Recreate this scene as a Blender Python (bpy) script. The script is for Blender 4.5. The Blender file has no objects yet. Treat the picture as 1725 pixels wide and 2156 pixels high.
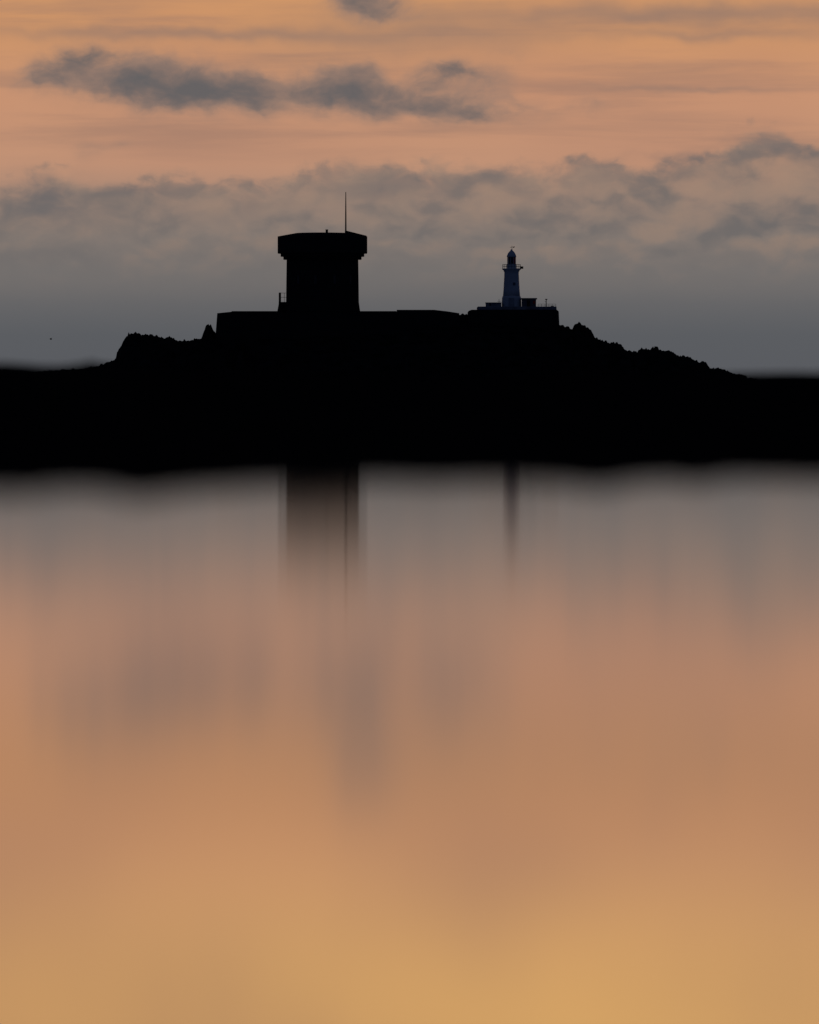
import bpy, bmesh, math, random
import numpy as np
from mathutils import Vector, noise as mnoise

random.seed(7)
scene = bpy.context.scene
scene.view_settings.view_transform = 'Standard'
scene.view_settings.look = 'None'
scene.view_settings.exposure = 0

K = 12165.0      # photo units per radian of the long lens
H = 0.18         # lens height over the pool (m)
D0 = 800.0       # distance of the fort (m)
HY = 816.0       # level line
def PX(x, D=D0): return (x - 862.5) / K * D
def PZ(y, D=D0): return H + (HY - y) / K * D
MPP = D0 / K     # metres per unit at the fort

def lin(c):
    return tuple(((v/255)/12.92 if v/255 <= 0.04045 else ((v/255+0.055)/1.055)**2.4) for v in c)

# ------------------------------------------------------------------ materials
def new_mat(name):
    m = bpy.data.materials.new(name); m.use_nodes = True
    nt = m.node_tree
    return m, nt, nt.nodes['Principled BSDF']

def mottled(name, c1, c2, scale, rough=0.9, bump=0.3, spec=0.2, detail=8):
    m, nt, b = new_mat(name)
    tc = nt.nodes.new('ShaderNodeTexCoord')
    n = nt.nodes.new('ShaderNodeTexNoise'); n.inputs['Scale'].default_value = scale
    n.inputs['Detail'].default_value = detail
    r = nt.nodes.new('ShaderNodeValToRGB')
    r.color_ramp.elements[0].position = 0.35; r.color_ramp.elements[1].position = 0.68
    r.color_ramp.elements[0].color = (*c1, 1); r.color_ramp.elements[1].color = (*c2, 1)
    bp = nt.nodes.new('ShaderNodeBump'); bp.inputs['Strength'].default_value = bump
    nt.links.new(tc.outputs['Object'], n.inputs['Vector'])
    nt.links.new(n.outputs['Fac'], r.inputs['Fac'])
    nt.links.new(r.outputs['Color'], b.inputs['Base Color'])
    nt.links.new(n.outputs['Fac'], bp.inputs['Height'])
    nt.links.new(bp.outputs['Normal'], b.inputs['Normal'])
    b.inputs['Roughness'].default_value = rough
    b.inputs['Specular IOR Level'].default_value = spec
    return m

def masonry(name, c1, c2, cm):
    m, nt, b = new_mat(name)
    tc = nt.nodes.new('ShaderNodeTexCoord')
    mp = nt.nodes.new('ShaderNodeMapping'); mp.inputs['Rotation'].default_value = (math.radians(90), 0, 0)
    br = nt.nodes.new('ShaderNodeTexBrick')
    br.inputs['Color1'].default_value = (*c1, 1); br.inputs['Color2'].default_value = (*c2, 1)
    br.inputs['Mortar'].default_value = (*cm, 1)
    br.inputs['Scale'].default_value = 1.0
    br.inputs['Brick Width'].default_value = 0.7; br.inputs['Row Height'].default_value = 0.32
    br.inputs['Mortar Size'].default_value = 0.02
    bp = nt.nodes.new('ShaderNodeBump'); bp.inputs['Strength'].default_value = 0.4
    nt.links.new(tc.outputs['Object'], mp.inputs['Vector'])
    nt.links.new(mp.outputs['Vector'], br.inputs['Vector'])
    nt.links.new(br.outputs['Color'], b.inputs['Base Color'])
    nt.links.new(br.outputs['Fac'], bp.inputs['Height']); bp.invert = True
    nt.links.new(bp.outputs['Normal'], b.inputs['Normal'])
    b.inputs['Roughness'].default_value = 0.95
    b.inputs['Specular IOR Level'].default_value = 0.0
    return m

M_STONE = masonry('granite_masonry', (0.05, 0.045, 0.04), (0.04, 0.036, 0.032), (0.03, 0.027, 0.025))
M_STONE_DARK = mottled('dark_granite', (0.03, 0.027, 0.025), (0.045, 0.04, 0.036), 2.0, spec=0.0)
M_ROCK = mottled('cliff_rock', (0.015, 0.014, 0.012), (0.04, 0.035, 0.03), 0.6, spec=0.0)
M_SHORE = mottled('wet_shore', (0.012, 0.011, 0.01), (0.03, 0.027, 0.024), 9.0, spec=0.0)
M_PEB = mottled('pebble_stone', (0.012, 0.011, 0.011), (0.04, 0.036, 0.032), 14.0, spec=0.0)
M_WHITE = mottled('white_paint', (0.72, 0.73, 0.75), (0.84, 0.84, 0.84), 0.7, rough=0.6, bump=0.05, spec=0.2)
M_WALLW = mottled('dirty_whitewash', (0.25, 0.25, 0.26), (0.45, 0.45, 0.46), 0.7, rough=0.8, bump=0.05, spec=0.1)
M_GREY = mottled('weathered_render', (0.15, 0.15, 0.15), (0.25, 0.25, 0.25), 1.2, rough=0.8, bump=0.1)
M_DOOR = mottled('grey_door_paint', (0.4, 0.4, 0.42), (0.5, 0.5, 0.52), 1.2, rough=0.7, bump=0.1)
M_RED = mottled('red_paint', (0.75, 0.03, 0.02), (0.85, 0.05, 0.03), 1.5, rough=0.45, bump=0.05, spec=0.4)
M_METAL = mottled('dark_iron', (0.03, 0.03, 0.03), (0.05, 0.05, 0.05), 5, rough=0.8, bump=0.1, spec=0.0)
M_GLASS = mottled('dark_glass', (0.015, 0.015, 0.02), (0.03, 0.03, 0.035), 1, rough=0.2, bump=0.0, spec=0.5)
M_PANE = mottled('dull_window_pane', (0.12, 0.12, 0.14), (0.2, 0.2, 0.22), 1, rough=0.3, bump=0.0, spec=0.5)
M_BIRD = mottled('grey_feathers', (0.05, 0.05, 0.05), (0.15, 0.15, 0.15), 8, rough=0.9)
M_WOOD = mottled('dark_timber', (0.05, 0.035, 0.025), (0.09, 0.06, 0.04), 4, rough=0.8)

def water(name, rough, depth_col):
    m, nt, b = new_mat(name)
    tc = nt.nodes.new('ShaderNodeTexCoord')
    n = nt.nodes.new('ShaderNodeTexNoise'); n.inputs['Scale'].default_value = 0.8; n.inputs['Detail'].default_value = 1
    mr = nt.nodes.new('ShaderNodeMapRange')
    mr.inputs['To Min'].default_value = rough*0.94; mr.inputs['To Max'].default_value = rough*1.06
    nt.links.new(tc.outputs['Object'], n.inputs['Vector'])
    nt.links.new(n.outputs['Fac'], mr.inputs['Value'])
    nt.nodes.remove(b)
    g = nt.nodes.new('ShaderNodeBsdfAnisotropic'); g.distribution = 'BECKMANN'
    nt.links.new(mr.outputs['Result'], g.inputs['Roughness'])
    g.inputs['Color'].default_value = (1, 1, 1, 1)
    df = nt.nodes.new('ShaderNodeBsdfDiffuse'); df.inputs['Color'].default_value = (*depth_col, 1)
    fr = nt.nodes.new('ShaderNodeFresnel'); fr.inputs['IOR'].default_value = 1.33
    pw = nt.nodes.new('ShaderNodeMath'); pw.operation = 'POWER'; pw.inputs[1].default_value = 0.45
    nt.links.new(fr.outputs[0], pw.inputs[0])
    mx = nt.nodes.new('ShaderNodeMixShader')
    nt.links.new(pw.outputs[0], mx.inputs[0]); nt.links.new(df.outputs[0], mx.inputs[1]); nt.links.new(g.outputs[0], mx.inputs[2])
    nt.links.new(mx.outputs[0], nt.nodes['Material Output'].inputs['Surface'])
    return m
M_POOL = water('pool_water_surface', 0.070, (0.008, 0.008, 0.008))
M_SEA = water('sea_water_surface', 0.25, (0.01, 0.015, 0.02))

# ------------------------------------------------------------------ mesh helpers
def mk(name, bm, mat, parent=None, smooth=False, label=None, category=None, kind=None, group=None):
    bmesh.ops.recalc_face_normals(bm, faces=bm.faces)
    me = bpy.data.meshes.new(name); bm.to_mesh(me); bm.free()
    if smooth:
        for p in me.polygons: p.use_smooth = True
    me.materials.append(mat)
    o = bpy.data.objects.new(name, me); scene.collection.objects.link(o)
    if parent:
        o.parent = parent
        o.matrix_parent_inverse = parent.matrix_basis.inverted()
    if label: o['label'] = label
    if category: o['category'] = category
    if kind: o['kind'] = kind
    if group: o['group'] = group
    return o

def empty(name, loc, label, category):
    e = bpy.data.objects.new(name, None); e.location = loc
    scene.collection.objects.link(e); e['label'] = label; e['category'] = category
    e.empty_display_size = 1
    return e

def box(bm, x0, x1, y0, y1, z0, z1, bev=0.0):
    r = bmesh.ops.create_cube(bm, size=1)
    for v in r['verts']:
        v.co = Vector(((x0+x1)/2 + v.co.x*(x1-x0), (y0+y1)/2 + v.co.y*(y1-y0), (z0+z1)/2 + v.co.z*(z1-z0)))
    if bev > 0:
        es = list({e for v in r['verts'] for e in v.link_edges})
        bmesh.ops.bevel(bm, geom=es, offset=bev, segments=1, affect='EDGES')

def lathe(bm, cx, cy, prof, seg=48, rot=0.0):
    rings = []
    for r, z in prof:
        rings.append([bm.verts.new((cx + r*math.cos(2*math.pi*i/seg+rot), cy + r*math.sin(2*math.pi*i/seg+rot), z)) for i in range(seg)])
    for a, b in zip(rings[:-1], rings[1:]):
        for i in range(seg):
            j = (i+1) % seg
            bm.faces.new((a[i], a[j], b[j], b[i]))
    bm.faces.new(rings[0]); bm.faces.new(rings[-1][::-1])

def rod(bm, p, q, r0, r1=None, seg=8):
    r1 = r0 if r1 is None else r1
    p = Vector(p); q = Vector(q); d = (q-p).normalized()
    a = d.orthogonal().normalized(); b = d.cross(a)
    R = []
    for c, r in ((p, r0), (q, r1)):
        R.append([bm.verts.new(c + a*r*math.cos(2*math.pi*i/seg) + b*r*math.sin(2*math.pi*i/seg)) for i in range(seg)])
    for i in range(seg):
        j = (i+1) % seg
        bm.faces.new((R[0][i], R[0][j], R[1][j], R[1][i]))
    bm.faces.new(R[0][::-1]); bm.faces.new(R[1])

def extrude_profile(bm, pts, y0, y1):
    a = [bm.verts.new((x, y0, z)) for x, z in pts]
    b = [bm.verts.new((x, y1, z)) for x, z in pts]
    n = len(pts)
    for i in range(n):
        j = (i+1) % n
        bm.faces.new((a[i], a[j], b[j], b[i]))
    bm.faces.new(a[::-1]); bm.faces.new(b)

def grid_mesh(name, xs, ys, Z, mat, smooth=True, **kw):
    nx, ny = len(xs), len(ys)
    verts = [(xs[i], ys[j], float(Z[j, i])) for j in range(ny) for i in range(nx)]
    faces = [(j*nx+i, j*nx+i+1, (j+1)*nx+i+1, (j+1)*nx+i) for j in range(ny-1) for i in range(nx-1)]
    me = bpy.data.meshes.new(name); me.from_pydata(verts, [], faces)
    if smooth:
        me.polygons.foreach_set('use_smooth', [True]*len(faces))
    me.materials.append(mat)
    o = bpy.data.objects.new(name, me); scene.collection.objects.link(o)
    for k, v in kw.items(): o[k] = v
    return o

def fbm(x, y, z=0.0, octs=4):
    return mnoise.fractal(Vector((x, y, z)), 0.9, 2.0, octs)

# ------------------------------------------------------------------ shore ground around the pool
edge_x = [-600, 0, 100, 200, 300, 370, 450, 560, 700, 800, 900, 960, 1050, 1150, 1250, 1320, 1420, 1480, 1560, 1650, 1725, 2400]
edge_y = [1042, 1040, 1042, 1029, 1035, 1052, 1032, 1024, 1020, 1011, 1018, 1016, 1009, 1016, 1032, 1018, 1010, 1016, 1006, 1008, 1010, 1017]
crest_x = [-800, 0, 60, 120, 160, 195, 235, 300, 800, 1500, 1600, 1725, 2500]
crest_y = [46, 52, 46, 43, 46, 54, 44, 37, 29, 29, 30, 32, 36]
DC = 33.0
def shore_z(x, y):
    pxa = 862.5 + x/11.0*K
    ye = np.interp(pxa, edge_x, edge_y)
    yw = H*K/(ye-HY)
    pxc = 862.5 + x/DC*K
    zc = H + np.interp(pxc, crest_x, crest_y)/K*DC
    s = y - yw
    if s < 0:
        z = max(-0.06, 0.02*s)
    elif y < DC:
        t = s/(DC-yw)
        z = zc*t
    else:
        t = min((y-DC)/90.0, 1.0)
        z = zc - (zc+3.2)*(t*t*(3-2*t))*1.0
    side = max(abs(x)-4.0, 0.0); back = max(-y-4.0, 0.0)
    if y < DC+5:
        rim = min(0.03*max(side, back) , 0.6)
        if side > 0 or back > 0:
            z = max(z, -0.06 + rim*1.2)
    n = fbm(x*1.7, y*0.9, 3.1)
    amp = 0.002 + 0.008*min(max(s, 0), 6)/6 if abs(x) < 4 else 0.02
    if y > 42: amp = 0.06
    return z + n*amp
xs = np.concatenate([-np.geomspace(400, 3, 36)[:-1], np.linspace(-3, 3, 241), np.geomspace(3, 400, 36)[1:]])
ys = np.concatenate([-np.geomspace(300, 1, 24), np.linspace(0, 8, 17)[0:-1], np.linspace(8, 42, 220)[0:-1], np.geomspace(42, 160, 40)])
Z = np.array([[shore_z(x, y) for x in xs] for y in ys])
grid_mesh('ground', xs, ys, Z, M_SHORE, kind='structure', label='dark wet rocky shore around a shallow pool', category='ground')

bm = bmesh.new()
NP = 420
for k in range(NP):
    x = random.uniform(-2.6, 2.6); y = random.uniform(9.8, 27.0)
    r = random.uniform(0.006, 0.02)
    zb = shore_z(x, y)
    if zb < 0.002: continue
    res = bmesh.ops.create_icosphere(bm, subdivisions=1, radius=1)
    sx, sy, sz = r*random.uniform(0.9, 1.7), r*random.uniform(0.8, 1.3), r*random.uniform(0.35, 0.6)
    for v in res['verts']:
        f = 1+random.uniform(-0.15, 0.15)
        v.co = Vector((x+v.co.x*sx*f, y+v.co.y*sy*f, zb+v.co.z*sz*f))
mk('pebbles', bm, M_PEB, smooth=True, kind='stuff', label='dark wet pebbles scattered over the shore', category='pebbles')

def sheet(name, x0, x1, y0, y1, z, mat, **kw):
    bm = bmesh.new()
    bm.faces.new([bm.verts.new(p) for p in ((x0, y0, z), (x1, y0, z), (x1, y1, z), (x0, y1, z))])
    return mk(name, bm, mat, **kw)
sheet('pool_water', -8, 8, -8, 16.5, 0.0, M_POOL, kind='structure', label='still pool mirroring the sunset sky', category='water')
sheet('sea_water', -30000, 30000, -30000, 30000, -1.6, M_SEA, kind='structure', label='dark open sea around the islet', category='water')

# ------------------------------------------------------------------ islet terrain
prof = [(-150, 800), (0, 790), (100, 780), (140, 777), (180, 775), (215, 768), (225, 762), (240, 758), (254, 752), (257, 736), (263, 724), (266, 712), (271, 703), (278, 701), (288, 699), (296, 704),
        (320, 704), (345, 711), (358, 708), (374, 717), (398, 716), (414, 713), (424, 711), (430, 696), (435, 684), (440, 682), (447, 690), (456, 706), (462, 712),
        (500, 700), (600, 690), (800, 680), (915, 668), (965, 661), (985, 662), (1100, 670), (1174, 683), (1190, 686), (1205, 692), (1211, 681), (1219, 678),
        (1233, 687), (1242, 692), (1249, 708), (1266, 716), (1285, 721), (1302, 722), (1309, 729), (1322, 738), (1342, 741), (1350, 733), (1370, 735), (1379, 730), (1392, 737),
        (1412, 738), (1427, 748), (1450, 750), (1472, 762), (1482, 758), (1492, 775), (1512, 775), (1526, 778), (1545, 786), (1563, 787), (1572, 795), (1650, 806), (1800, 815)]
ppx = np.array([p[0] for p in prof], float); ppy = np.array([p[1] for p in prof], float)
ixs = np.linspace(PX(-120), PX(1780), 1600)
iys = D0 + np.concatenate([-np.geomspace(70, 0.5, 36), [0], np.geomspace(0.5, 70, 30)])
def islet(x, y):
    dy = y - D0
    px = 862.5 + x/MPP
    warp = min(abs(dy), 12)*0.9*fbm(x*0.12, y*0.12, 9.0, 3)
    pyv = np.interp(px + warp/MPP, ppx, ppy)
    zr = PZ(pyv)
    w = 26.0 if dy < 0 else 30.0
    fall = math.exp(-(dy/w)**2)
    rug = fbm(x*0.9, y*0.5, 1.0, 5)
    z = -4 + (zr+4)*fall
    if abs(dy) < 0.3:
        q = fbm(x*1.3, 0, 5.0, 3); q2 = mnoise.noise(Vector((x*3.1, 2.2, 0)))
        z += 0.45*(abs(q)-0.3) + 0.32*abs(q2) - 0.03
    else:
        z += -0.25*min(abs(dy)/4, 1) + rug*0.35*min(abs(dy)/6, 1) + 0.0
        z = min(z, PZ(np.interp(px, ppx, ppy)) - 0.24)
    return z
Z = np.array([[islet(x, y) for x in ixs] for y in iys])
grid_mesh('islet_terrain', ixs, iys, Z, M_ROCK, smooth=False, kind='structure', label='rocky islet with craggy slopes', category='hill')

# ------------------------------------------------------------------ fort wall
bm = bmesh.new()
pts = [(457, 735), (459, 700), (462, 661), (492, 658), (836, 658), (836, 654), (914, 654), (940, 657), (966, 661), (972, 735)]
extrude_profile(bm, [(PX(a), PZ(b)) for a, b in pts], D0-8.5, D0+8.5)
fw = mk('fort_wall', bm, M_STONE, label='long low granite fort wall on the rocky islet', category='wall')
bm = bmesh.new()
box(bm, PX(492), PX(836)-0.02, D0-8.6, D0-8.0, PZ(658)+0.003, PZ(657)+0.02, 0.02)
mk('coping', bm, M_STONE_DARK, fw)

# ------------------------------------------------------------------ fort tower
cx = PX(679.3)
R = 76*MPP
tw = empty('fort_tower', (cx, D0, PZ(657)), 'squat round granite fort tower with overhanging parapet and tall mast', 'tower')
bm = bmesh.new()
lathe(bm, cx, D0, [(R+4*MPP, PZ(659)), (R+2.2*MPP, PZ(648)), (R+0.6*MPP, PZ(636)), (R+0.2*MPP, PZ(600)), (R-0.6*MPP, PZ(545))], 64)
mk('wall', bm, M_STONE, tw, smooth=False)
bm = bmesh.new()
lathe(bm, cx, D0, [(82*MPP, PZ(545)), (82*MPP, PZ(540.5))], 64)
lathe(bm, cx, D0, [(88*MPP, PZ(540.4)), (88*MPP, PZ(534))], 64)
for k in range(28):   # corbel blocks
    a = 2*math.pi*k/28
    c = Vector((cx+math.cos(a)*79.5*MPP, D0+math.sin(a)*79.5*MPP, PZ(543.5)))
    r = bmesh.ops.create_cube(bm, size=0.36)
    for v in r['verts']:
        p = v.co.copy(); v.co = Vector((c.x+p.x*math.cos(a)-p.y*math.sin(a), c.y+p.x*math.sin(a)+p.y*math.cos(a), c.z+p.z*1.2))
mk('corbel_course', bm, M_STONE_DARK, tw)
bm = bmesh.new()
lathe(bm, cx, D0, [(93.9*MPP, PZ(533.9)), (94.3*MPP, PZ(532)), (94.3*MPP, PZ(498.6)), (94*MPP, PZ(498))], 64)
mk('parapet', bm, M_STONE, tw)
bm = bmesh.new()
lathe(bm, cx, D0, [(93.8*MPP, PZ(497.95)), (56*MPP, PZ(491.0)), (50*MPP, PZ(490.8)), (24*MPP, PZ(491.4)), (4*MPP, PZ(491.8))], 64)
mk('roof', bm, M_STONE_DARK, tw)
bm = bmesh.new()
extrude_profile(bm, [(PX(727), PZ(492)), (PX(727), PZ(487)), (PX(731), PZ(486.4)), (PX(752), PZ(491.6)), (PX(772), PZ(496.6)), (PX(772.4), PZ(498.3))], D0-0.9, D0+0.9)
mk('ramp', bm, M_STONE_DARK, tw)
bm = bmesh.new()
box(bm, PX(686), PX(691), D0-0.2, D0+0.2, PZ(493), PZ(484.5), 0.02)
box(bm, PX(685.4), PX(691.6), D0-0.26, D0+0.26, PZ(484.5)+0.003, PZ(483.3), 0.02)
mk('chimney', bm, M_STONE_DARK, tw)
bm = bmesh.new()
my = D0-1.07
rod(bm, (PX(728.6), my, PZ(494)), (PX(728.6), my, PZ(450)), 0.11, 0.09)
rod(bm, (PX(728.6), my, PZ(450)), (PX(728.6), my, PZ(405)), 0.09, 0.05)
rod(bm, (PX(728.6), my, PZ(491.5)), (PX(728.6), my, PZ(486)), 0.14, 0.12)
mk('mast', bm, M_METAL, tw)
bm = bmesh.new()
extrude_profile(bm, [(PX(584), PZ(659)), (PX(587.5), PZ(640)), (PX(587.5), PZ(636)), (PX(606), PZ(636)), (PX(606), PZ(659))], D0-1.3, D0+1.3)
ld = mk('landing', bm, M_STONE_DARK, tw)
bm = bmesh.new()
box(bm, PX(587.3), PX(592), D0-0.12, D0+0.12, PZ(636)+0.003, PZ(616), 0.015)
mk('gate_post', bm, M_WOOD, ld)
bm = bmesh.new()
for z in (617, 626):
    rod(bm, (PX(590), D0, PZ(z)), (PX(605), D0, PZ(z)), 0.025)
rod(bm, (PX(599), D0, PZ(636)), (PX(599), D0, PZ(617)), 0.025)
mk('railing', bm, M_METAL, ld)
for k, (a, zc) in enumerate(((-100, 590), (-70, 590), (-40, 590), (-130, 590))):
    a = math.radians(a); rr = R+0.01
    bm = bmesh.new()
    r = bmesh.ops.create_cube(bm, size=1)
    for v in r['verts']:
        p = Vector((v.co.x*0.2, v.co.y*0.35, v.co.z*1.2))
        v.co = Vector((cx+(rr+p.x)*math.cos(a)-p.y*math.sin(a), D0+(rr+p.x)*math.sin(a)+p.y*math.cos(a), PZ(zc)+p.z))
    mk('window', bm, M_GLASS, tw)

# ------------------------------------------------------------------ lighthouse terrace
bm = bmesh.new()
extrude_profile(bm, [(PX(a), PZ(b)) for a, b in [(984, 690), (986, 656), (992, 653.5), (1170, 653.5), (1174, 657), (1176, 700)]], D0-7, D0+8)
mk('terrace_wall', bm, M_STONE, label='dark granite terrace wall under the lighthouse', category='wall')
bm = bmesh.new()
box(bm, PX(1005), PX(1170), D0-5.5, D0+5, PZ(653.5)+0.003, PZ(646.5), 0.03)
mk('lighthouse_platform', bm, M_WALLW, label='low whitewashed platform carrying the lighthouse', category='platform')
ZP = PZ(646.5)+0.004

LX = PX(1077.3)
lh = empty('lighthouse', (LX, D0, ZP), 'small white lighthouse with gallery and domed lantern on a platform', 'lighthouse')
r_ = lambda p: p*MPP
bm = bmesh.new()
lathe(bm, LX, D0, [(r_(20.5), ZP), (r_(20.5), PZ(640)), (r_(20), PZ(628)), (r_(19.2), PZ(624.5)), (r_(18), PZ(623.5))], 48)
mk('base', bm, M_WHITE, lh, smooth=False)
bm = bmesh.new()
lathe(bm, LX, D0, [(r_(18), PZ(623.4)), (r_(17), PZ(610)), (r_(16), PZ(592)), (r_(15.3), PZ(577)), (r_(15.3), PZ(573)), (r_(16.4), PZ(571.5)), (r_(17), PZ(569.2))], 48)
twr = mk('tower', bm, M_WHITE, lh, smooth=True)
bm = bmesh.new()
lathe(bm, LX, D0, [(r_(17.2), PZ(569.1)), (r_(19.6), PZ(567.6)), (r_(19.8), PZ(565.8)), (r_(19), PZ(565.5))], 48)
gal = mk('gallery', bm, M_WHITE, lh)
bm = bmesh.new()
for k in range(20):
    a = 2*math.pi*k/20
    x, y = LX+r_(19)*math.cos(a), D0+r_(19)*math.sin(a)
    rod(bm, (x, y, PZ(565.5)), (x, y, PZ(556.8)), 0.018, seg=6)
for z in (557, 561):
    for k in range(40):
        a, b = 2*math.pi*k/40, 2*math.pi*(k+1)/40
        rod(bm, (LX+r_(19)*math.cos(a), D0+r_(19)*math.sin(a), PZ(z)), (LX+r_(19)*math.cos(b), D0+r_(19)*math.sin(b), PZ(z)), 0.018, seg=5)
mk('railing', bm, M_METAL, gal)
bm = bmesh.new()
box(bm, PX(1095), PX(1102), D0-0.25, D0+0.25, PZ(566), PZ(561), 0.02)
mk('gallery_lamp', bm, M_METAL, gal)
bm = bmesh.new()
lathe(bm, LX, D0, [(r_(10), PZ(565.4)), (r_(10), PZ(557)), (r_(9.2), PZ(556))], 24)
lan = mk('lantern', bm, M_WHITE, lh)
bm = bmesh.new()
lathe(bm, LX, D0, [(r_(8.2), PZ(555.9)), (r_(8.2), PZ(541.3))], 24)
mk('lantern_glass', bm, M_GLASS, lan)
bm = bmesh.new()
for k in range(10):
    a = 2*math.pi*k/10+0.1
    x, y = LX+r_(8.8)*math.cos(a), D0+r_(8.8)*math.sin(a)
    rod(bm, (x, y, PZ(556)), (x, y, PZ(541)), 0.035, seg=6)
mk('glazing_bar', bm, M_WHITE, lan)
bm = bmesh.new()
ring = []
for k in range(7):
    a = math.radians(-38-22+k*11)
    for rr, z in ((8.45, 555.5), (8.45, 541.5)):
        ring.append(bm.verts.new((LX+r_(rr)*math.cos(a), D0+r_(rr)*math.sin(a), PZ(z))))
for k in range(6):
    bm.faces.new((ring[2*k], ring[2*k+2], ring[2*k+3], ring[2*k+1]))
mk('red_pane', bm, M_RED, lan, label='red sector pane of the lantern')
bm = bmesh.new()
lathe(bm, LX, D0, [(r_(9.8), PZ(541.2)), (r_(10), PZ(539.6)), (r_(9), PZ(536.5)), (r_(7), PZ(532.5)), (r_(4), PZ(529)), (r_(2.2), PZ(527.6)), (r_(2.2), PZ(525.6)), (r_(0.8), PZ(524.8))], 32)
dome = mk('dome', bm, M_WHITE, lh, smooth=True)
bm = bmesh.new()
rod(bm, (LX+0.05, D0, PZ(525)), (LX+0.05, D0, PZ(517.5)), 0.035, 0.02)
rod(bm, (LX-0.22, D0, PZ(520.8)), (LX+0.36, D0, PZ(520.2)), 0.025)
extrude_profile(bm, [(LX+0.2, PZ(522)), (LX+0.42, PZ(521)), (LX+0.42, PZ(518.6)), (LX+0.2, PZ(519.8))], D0-0.01, D0+0.01)
mk('weather_vane', bm, M_METAL, dome)
def facing_panel(name, parent, ax, rad, w, zlo, zhi, mat, depth=0.16):
    bm = bmesh.new(); a = math.radians(ax)
    r = bmesh.ops.create_cube(bm, size=1)
    for v in r['verts']:
        p = Vector((v.co.x*depth, v.co.y*w, 0)); z = zlo + (v.co.z+0.5)*(zhi-zlo)
        v.co = Vector((LX+(rad+p.x)*math.cos(a)-p.y*math.sin(a), D0+(rad+p.x)*math.sin(a)+p.y*math.cos(a), z))
    return mk(name, bm, mat, parent)
facing_panel('window', twr, -72, r_(16.2), 0.36, PZ(601), PZ(595), M_PANE)
facing_panel('door', lh, -92, r_(20.5), 0.75, ZP, ZP+1.25, M_DOOR)

hut = empty('keeper_hut', (PX(1114), D0, ZP), 'small flat roofed hut with a dark door beside the lighthouse', 'hut')
bm = bmesh.new(); box(bm, PX(1099), PX(1128.5), D0-1.4, D0+1.6, ZP, PZ(630.5), 0.02); mk('wall', bm, M_GREY, hut)
bm = bmesh.new(); box(bm, PX(1097), PX(1130.6), D0-1.6, D0+1.8, PZ(630.5)+0.003, PZ(627.8), 0.02); mk('roof', bm, M_GREY, hut)
bm = bmesh.new(); box(bm, PX(1109), PX(1116), D0-1.44, D0-1.35, ZP, PZ(633), 0.0); mk('door', bm, M_WOOD, hut)
bm = bmesh.new(); box(bm, PX(1122), PX(1127), D0-1.44, D0-1.35, PZ(640), PZ(633.5), 0.0); mk('red_tint_window', bm, M_RED, hut, label='hut window with its red glow painted on')  # window of the hut; the red glow on it is put in as paint
store = empty('store_building', (PX(1038), D0, ZP), 'low white flat roofed store against the lighthouse base', 'building')
bm = bmesh.new(); box(bm, PX(1023), PX(1055.5), D0-1.2, D0+1.5, ZP, PZ(638.5), 0.02); mk('wall', bm, M_WALLW, store)
bm = bmesh.new(); box(bm, PX(1022), PX(1056), D0-1.3, D0+1.6, PZ(638.5)+0.003, PZ(637), 0.01); mk('roof', bm, M_GREY, store)
bm = bmesh.new(); box(bm, PX(1030), PX(1034), D0-1.24, D0-1.1, PZ(644), PZ(640), 0); mk('window', bm, M_GLASS, store)
bm = bmesh.new(); rod(bm, (PX(1051), D0, PZ(637)), (PX(1051), D0, PZ(630)), 0.03); rod(bm, (PX(1047.5), D0, PZ(634.5)), (PX(1055), D0, PZ(634.5)), 0.02); mk('aerial', bm, M_METAL, store)

sp = empty('signal_post', (PX(1150.3), D0, ZP), 'short iron signal post with a small lamp head', 'post')
bm = bmesh.new(); rod(bm, (PX(1150.3), D0, ZP), (PX(1150.3), D0, PZ(631)), 0.06, 0.05); rod(bm, (PX(1147.5), D0, PZ(634)), (PX(1150.3), D0, PZ(637)), 0.025); mk('pole', bm, M_METAL, sp)
bm = bmesh.new(); box(bm, PX(1148), PX(1152.8), D0-0.15, D0+0.15, PZ(631.3), PZ(629.3), 0.03); mk('lamp_head', bm, M_METAL, sp)
bm = bmesh.new()
for x in (1131.5, 1139, 1146, 1154, 1161, 1168.5):
    rod(bm, (PX(x), D0-4.9, ZP), (PX(x), D0-4.9, PZ(641)), 0.022, seg=6)
rod(bm, (PX(1131.5), D0-4.9, PZ(641.2)), (PX(1168.5), D0-4.9, PZ(641.2)), 0.018, seg=6)
rod(bm, (PX(1131.5), D0-4.9, PZ(644)), (PX(1168.5), D0-4.9, PZ(644)), 0.015, seg=6)
mk('platform_railing', bm, M_METAL, label='thin iron railing along the platform edge', category='railing')
bm = bmesh.new(); box(bm, PX(1160), PX(1166), D0-1, D0+1, ZP, PZ(644.2), 0.03); mk('equipment_box', bm, M_GREY, label='small grey equipment box on the platform', category='box')

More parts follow.
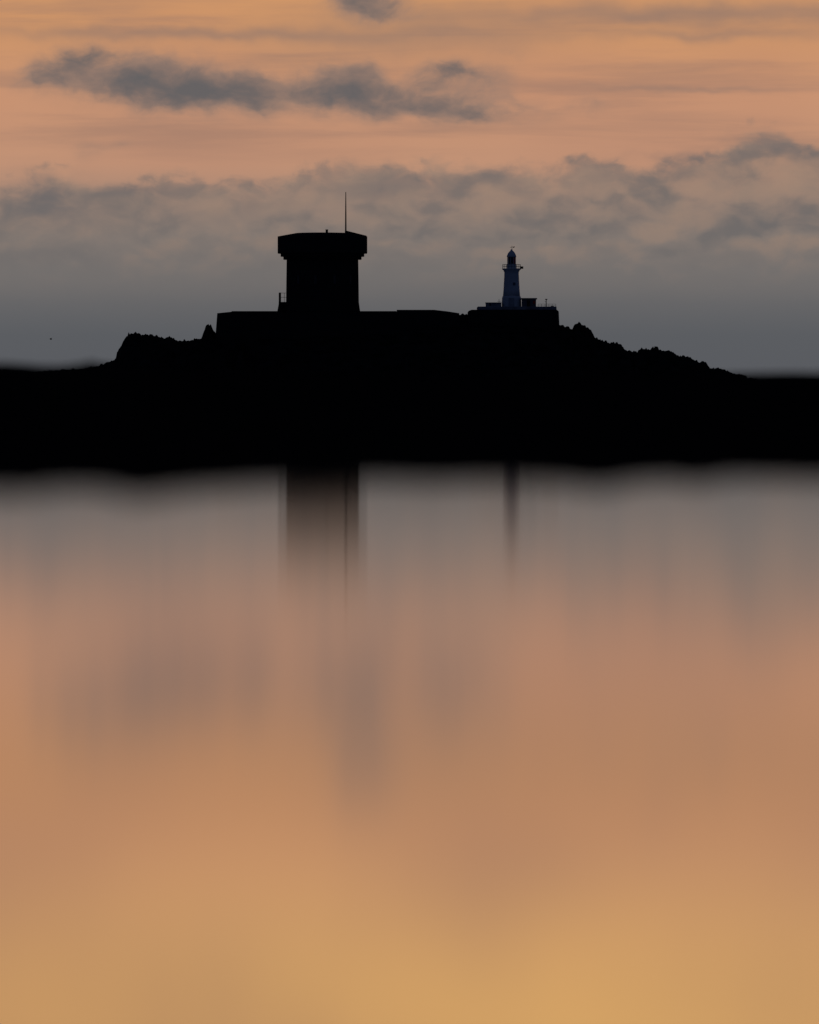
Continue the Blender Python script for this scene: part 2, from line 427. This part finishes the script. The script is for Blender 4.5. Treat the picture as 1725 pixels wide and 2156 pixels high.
# ------------------------------------------------------------------ bird
bx, bz = PX(107.5, 780), PZ(714.5, 780)
bird = empty('bird', (bx, 780, bz), 'small gull gliding with raised wings over the sea', 'bird')
bm = bmesh.new()
lathe(bm, 0, 0, [(0.005, -0.19), (0.03, -0.15), (0.055, -0.04), (0.06, 0.04), (0.04, 0.1), (0.035, 0.14), (0.028, 0.165), (0.006, 0.2)], 10)
for v in bm.verts:
    p = v.co.copy(); v.co = Vector((bx+p.z*0.8, 780+p.z*0.6+p.x, bz+p.y))
mk('body', bm, M_BIRD, bird, smooth=True)
for s in (-1, 1):
    bm = bmesh.new()
    pts = [(0, 0, 0.09), (0, 0, -0.07), (0.18, 0.10, -0.05), (0.34, 0.12, -0.08), (0.18, 0.14, 0.08)]
    vs = []
    for o_ in (0.0, 0.012):
        vs.append([bm.verts.new((bx + c*0.8 + s*a*0.45, 780 + c*0.6 - s*a*0.75, bz + b*(1.4 if s > 0 else 1.0) + o_ + 0.02)) for a, b, c in pts])
    bm.faces.new(vs[0]); bm.faces.new(vs[1][::-1])
    for i in range(5):
        j = (i+1) % 5
        bm.faces.new((vs[0][i], vs[0][j], vs[1][j], vs[1][i]))
    mk('wing', bm, M_BIRD, bird)

# ------------------------------------------------------------------ sky (world)
w = bpy.data.worlds.new('World'); scene.world = w; w.use_nodes = True
try: w.cycles.sampling_method = 'NONE'
except Exception: pass
nt = w.node_tree; nt.nodes.clear()
L = nt.links
def N(t): return nt.nodes.new(t)
def setin(sock, v):
    if isinstance(v, (int, float)): sock.default_value = v
    elif isinstance(v, tuple): sock.default_value = v if len(v) == len(sock.default_value) else (*v, 1)
    else: L.new(v, sock)
def M(op, a, b=None, c=None, clamp=False):
    n = N('ShaderNodeMath'); n.operation = op; n.use_clamp = clamp
    setin(n.inputs[0], a)
    if b is not None: setin(n.inputs[1], b)
    if c is not None: setin(n.inputs[2], c)
    return n.outputs[0]
def VMth(op, a, b=None, c=None):
    n = N('ShaderNodeVectorMath'); n.operation = op
    setin(n.inputs[0], a)
    if b is not None: setin(n.inputs[1], b)
    if c is not None: setin(n.inputs[2], c)
    return n.outputs['Value'] if op in ('DOT_PRODUCT', 'LENGTH') else n.outputs[0]
def add(a, b): return M('ADD', a, b)
def mul(a, b): return M('MULTIPLY', a, b)
def sub(a, b): return M('SUBTRACT', a, b)
def sstep(v, lo, hi, t0=0.0, t1=1.0, kind='SMOOTHSTEP'):
    n = N('ShaderNodeMapRange'); n.interpolation_type = kind
    setin(n.inputs['Value'], v); n.inputs['From Min'].default_value = lo; n.inputs['From Max'].default_value = hi
    n.inputs['To Min'].default_value = t0; n.inputs['To Max'].default_value = t1
    return n.outputs['Result']
def mix(f, a, b, mode='MIX'):
    n = N('ShaderNodeMix'); n.data_type = 'RGBA'; n.blend_type = mode
    setin(n.inputs[0], f); setin(n.inputs[6], a); setin(n.inputs[7], b)
    return n.outputs[2]
def vnoise(vec, su, sv, detail=8, rough=0.55, seed=0.0, dist=0.0, color=False, off=(0.0, 0.0)):
    p = VMth('MULTIPLY_ADD', vec, (su, sv, 0.0), (off[0]*su, off[1]*sv, seed))
    n = N('ShaderNodeTexNoise'); L.new(p, n.inputs['Vector'])
    n.inputs['Scale'].default_value = 1; n.inputs['Detail'].default_value = detail
    n.inputs['Roughness'].default_value = rough; n.inputs['Distortion'].default_value = dist
    return n.outputs['Color'] if color else n.outputs['Fac']

tc = N('ShaderNodeTexCoord'); sep = N('ShaderNodeSeparateXYZ'); L.new(tc.outputs['Generated'], sep.inputs[0])
X, Y, Zc = sep.outputs
az = M('ARCTAN2', X, Y)
el = M('ARCSINE', Zc)
U = mul(az, K/100); V = M('MULTIPLY_ADD', el, K/100, (797-HY)/100)    # angular sky coordinates
cmb = N('ShaderNodeCombineXYZ'); L.new(U, cmb.inputs[0]); L.new(V, cmb.inputs[1]); UV = cmb.outputs[0]
def ux(x): return (x-862.5)/100
def vy(y): return (797-y)/100

ramp = N('ShaderNodeValToRGB'); cr = ramp.color_ramp
VM = 16.0
stops = [(0, (89, 91, 96)), (0.9, (91, 93, 97)), (1.6, (100, 100, 102)), (2.3, (116, 112, 110)), (3.0, (138, 125, 117)), (3.8, (168, 136, 118)), (4.5, (193, 146, 118)),
         (6.0, (203, 149, 115)), (7.3, (206, 149, 105)), (8.3, (210, 152, 104)), (9.4, (212, 154, 114)), (10.6, (228, 171, 116)), (12.0, (238, 182, 113)), (14.0, (238, 183, 112)), (16, (232, 178, 112))]
while len(cr.elements) < len(stops): cr.elements.new(0.5)
for e, (p, c) in zip(cr.elements, stops):
    e.position = p/VM; e.color = (*lin(c), 1)
L.new(M('DIVIDE', V, VM), ramp.inputs[0])
gn = N('ShaderNodeVectorMath'); gn.operation = 'SCALE'; L.new(ramp.outputs['Color'], gn.inputs[0]); L.new(sstep(V, 8.3, 13.5, 1.0, 1.10), gn.inputs['Scale'])
base = gn.outputs[0]
big = vnoise(UV, 0.16, 0.3, 2, 0.5, 4.0)
base = mix(mul(sstep(big, 0.35, 0.7, 0.0, 0.28), sstep(V, 3.5, 5.0)), base, lin((176, 128, 108)))
base = mix(mul(sstep(U, -9.5, -1.5, 0.38, 0.0), sstep(V, 7.8, 10.5)), base, lin((192, 142, 108)))

# domain warp and cloud noise
wn = VMth('SUBTRACT', vnoise(UV, 0.9, 1.3, 3, 0.5, 11.0, color=True), (0.5, 0.5, 0.5))
UV2 = VMth('MULTIPLY_ADD', wn, (0.9, 0.5, 0.0), UV)
n1 = vnoise(UV2, 1.15, 2.0, 7, 0.55, 1.7)
n2 = vnoise(UV2, 0.5, 1.2, 3, 0.5, 7.7)
n3 = vnoise(UV2, 0.85, 1.6, 4, 0.5, 19.0)
# relief: density differences between a point and one just above it
ra = vnoise(UV2, 0.72, 1.15, 6, 0.52, 41.0)
rb = vnoise(UV2, 0.72, 1.15, 2, 0.5, 41.0, off=(-0.16, 0.30))
relief = mul(sub(ra, rb), 5.0)      # > 0 near the tops of puffs

def blob(x, y, rx, ry, prev=None, amp=1.0):
    p = VMth('MULTIPLY_ADD', UV2, (100/rx, 100/ry, 0.0), (-ux(x)*100/rx, -vy(y)*100/ry, 0.0))
    q = VMth('DOT_PRODUCT', p, p)
    g = M('POWER', 0.36788, q)
    return M('MULTIPLY_ADD', g, amp, 0.0 if prev is None else prev)
def blobs(lst):
    f = None
    for b in lst: f = blob(b[0], b[1], b[2], b[3], f, b[4] if len(b) > 4 else 1.0)
    return f

# thin high streaks
st = vnoise(UV, 0.13, 1.5, 5, 0.55, 31.0, 0.3)
col = mix(mul(mul(sstep(st, 0.44, 0.70), sstep(V, 4.2, 5.2)), 0.55), base, lin((154, 121, 106)))
veil = blobs([(1450, 32, 420, 22, 0.7), (350, 72, 420, 16, 0.5), (1500, 75, 300, 13, 0.45), (1450, 190, 170, 7, 0.5), (850, 75, 280, 45, 0.5)])
col = mix(M('MULTIPLY', veil, add(n2, 0.5), clamp=True), col, lin((140, 118, 108)))

# layered cloud bank
fc = N('ShaderNodeFloatCurve'); cv = fc.mapping.curves[0]
tops = [(0, 374), (60, 386), (140, 374), (230, 372), (350, 362), (440, 380), (540, 388), (640, 354), (770, 340), (900, 346), (1000, 342), (1080, 346), (1250, 334), (1400, 326), (1500, 310), (1600, 284), (1725, 318)]
for i, (x, y) in enumerate(tops):
    px_ = (x+200)/2200; py_ = vy(y)/8
    if i == 0: cv.points[0].location = (0, py_); cv.points.new(px_, py_)
    elif i == len(tops)-1: cv.points.new(px_, py_); cv.points[-1].location = (1, py_)
    else: cv.points.new(px_, py_)
fc.mapping.update()
L.new(M('DIVIDE', sub(U, ux(-200)), 22.0, clamp=True), fc.inputs['Value'])
T = mul(fc.outputs[0], 8.0)
t = M('MULTIPLY_ADD', sub(n1, 0.5), 0.8, sub(T, V))
t = M('MULTIPLY_ADD', sub(ra, 0.5), 1.5, t)
bank = sstep(t, -0.12, 0.42)
puff = sstep(n1, 0.34, 0.68)
fade = sstep(V, 1.0, 3.0)
bank_d = mul(bank, add(0.52, mul(puff, 0.24)))
col = mix(mul(bank_d, fade), col, mix(sstep(V, 2.2, 4.4), lin((117, 111, 108)), lin((140, 124, 113))))
lobes = mul(mul(bank, sstep(V, 1.8, 3.2)), sstep(U, -8.5, 8.5, 0.7, 1.0))
col = mix(mul(lobes, sstep(relief, -0.25, 1.1, 0.0, 0.68)), col, lin((102, 101, 102)))
col = mix(mul(lobes, sstep(relief, -1.0, 0.1, 0.42, 0.0)), col, lin((164, 136, 117)))
rim = mul(mul(sstep(t, 0.0, 0.2), sstep(t, 0.2, 0.9, 1.0, 0.0)), sstep(n3, 0.38, 0.66))
col = mix(mul(rim, 0.42), col, lin((104, 102, 103)))
knots = blobs([(60, 405, 130, 40, 0.9), (290, 405, 60, 16, 0.7), (800, 395, 110, 30, 0.6), (1180, 400, 150, 22, 0.5), (110, 450, 160, 45, 0.8), (1650, 470, 220, 30, 0.5), (90, 545, 110, 22, 0.7), (870, 510, 200, 16, 0.5), (1450, 335, 120, 16, 0.6), (1610, 305, 100, 24, 0.7)])
kd = mul(mul(knots, sstep(n3, 0.28, 0.68)), 0.6)
col = mix(M('MULTIPLY', kd, 1.0, clamp=True), col, lin((102, 101, 103)))

# isolated dark clouds
f = blobs([(190, 150, 130, 52, 0.9), (345, 180, 145, 58, 1.3), (470, 205, 130, 40, 1.1), (90, 165, 65, 24, 0.8), (620, 192, 140, 50, 0.95), (745, 178, 100, 46, 0.95), (870, 212, 140, 42, 0.95),
     (1020, 236, 150, 28, 0.9), (945, 148, 80, 20, 0.8), (1020, 182, 70, 38, 0.55), (760, 0, 95, 26, 1.1), (810, 32, 90, 22, 0.9), (1235, 228, 60, 18, 0.42), (1075, 112, 60, 20, 0.45), (185, 325, 25, 25, 0.45), (245, 305, 50, 11, 0.45)])
ff = M('MULTIPLY_ADD', mul(sub(n1, 0.5), 2.1), M('MINIMUM', mul(f, 1.6), 1.0), f)
dens = sstep(ff, -0.02, 1.25)
thick = sstep(M('MULTIPLY_ADD', relief, 0.35, ff), 0.45, 2.0)
col = mix(mul(dens, 0.93), col, mix(thick, lin((152, 125, 111)), lin((90, 94, 98))))

# high sky and the side away from the sunset: deep dusk blue
caz = M('ABSOLUTE', az)
front = mul(sstep(caz, 0.2, 0.75, 1.0, 0.0), sstep(el, 0.14, 0.30, 1.0, 0.0))
front = mul(front, sstep(el, -0.06, -0.005, 0.0, 1.0))
skt = N('ShaderNodeTexSky'); skt.sky_type = 'NISHITA'; skt.sun_disc = False
skt.sun_elevation = math.radians(1.0); skt.sun_rotation = math.radians(24)
sk = N('ShaderNodeVectorMath'); sk.operation = 'SCALE'; L.new(skt.outputs[0], sk.inputs[0]); sk.inputs['Scale'].default_value = 0.0003
dusk = mix(1.0, (0.0085, 0.0135, 0.032), sk.outputs[0], 'ADD')
final = mix(front, dusk, col)
bg = N('ShaderNodeBackground'); L.new(final, bg.inputs['Color']); bg.inputs['Strength'].default_value = 1.0
out = N('ShaderNodeOutputWorld'); L.new(bg.outputs[0], out.inputs['Surface'])

# afterglow sun, just above the horizon beyond the islet
sl = bpy.data.lights.new('Sun', 'SUN'); sl.energy = 0.04; sl.angle = math.radians(3); sl.color = (1.0, 0.6, 0.35)
so = bpy.data.objects.new('Sun', sl); scene.collection.objects.link(so)
a, e = math.radians(24), math.radians(1.5)
d = Vector((math.sin(a)*math.cos(e), math.cos(a)*math.cos(e), math.sin(e)))
so.rotation_euler = d.to_track_quat('Z', 'Y').to_euler()

# ------------------------------------------------------------------ camera
cam = bpy.data.cameras.new('Camera'); co = bpy.data.objects.new('Camera', cam); scene.collection.objects.link(co)
cam.sensor_fit = 'HORIZONTAL'; cam.sensor_width = 36; cam.lens = 36*K/1725
co.location = (0, 0, H)
co.rotation_euler = (math.radians(90) - math.atan((1078-HY)/K), 0, 0)
cam.clip_start = 0.05; cam.clip_end = 60000
cam.dof.use_dof = True; cam.dof.focus_distance = D0; cam.dof.aperture_fstop = 2.8
scene.camera = co
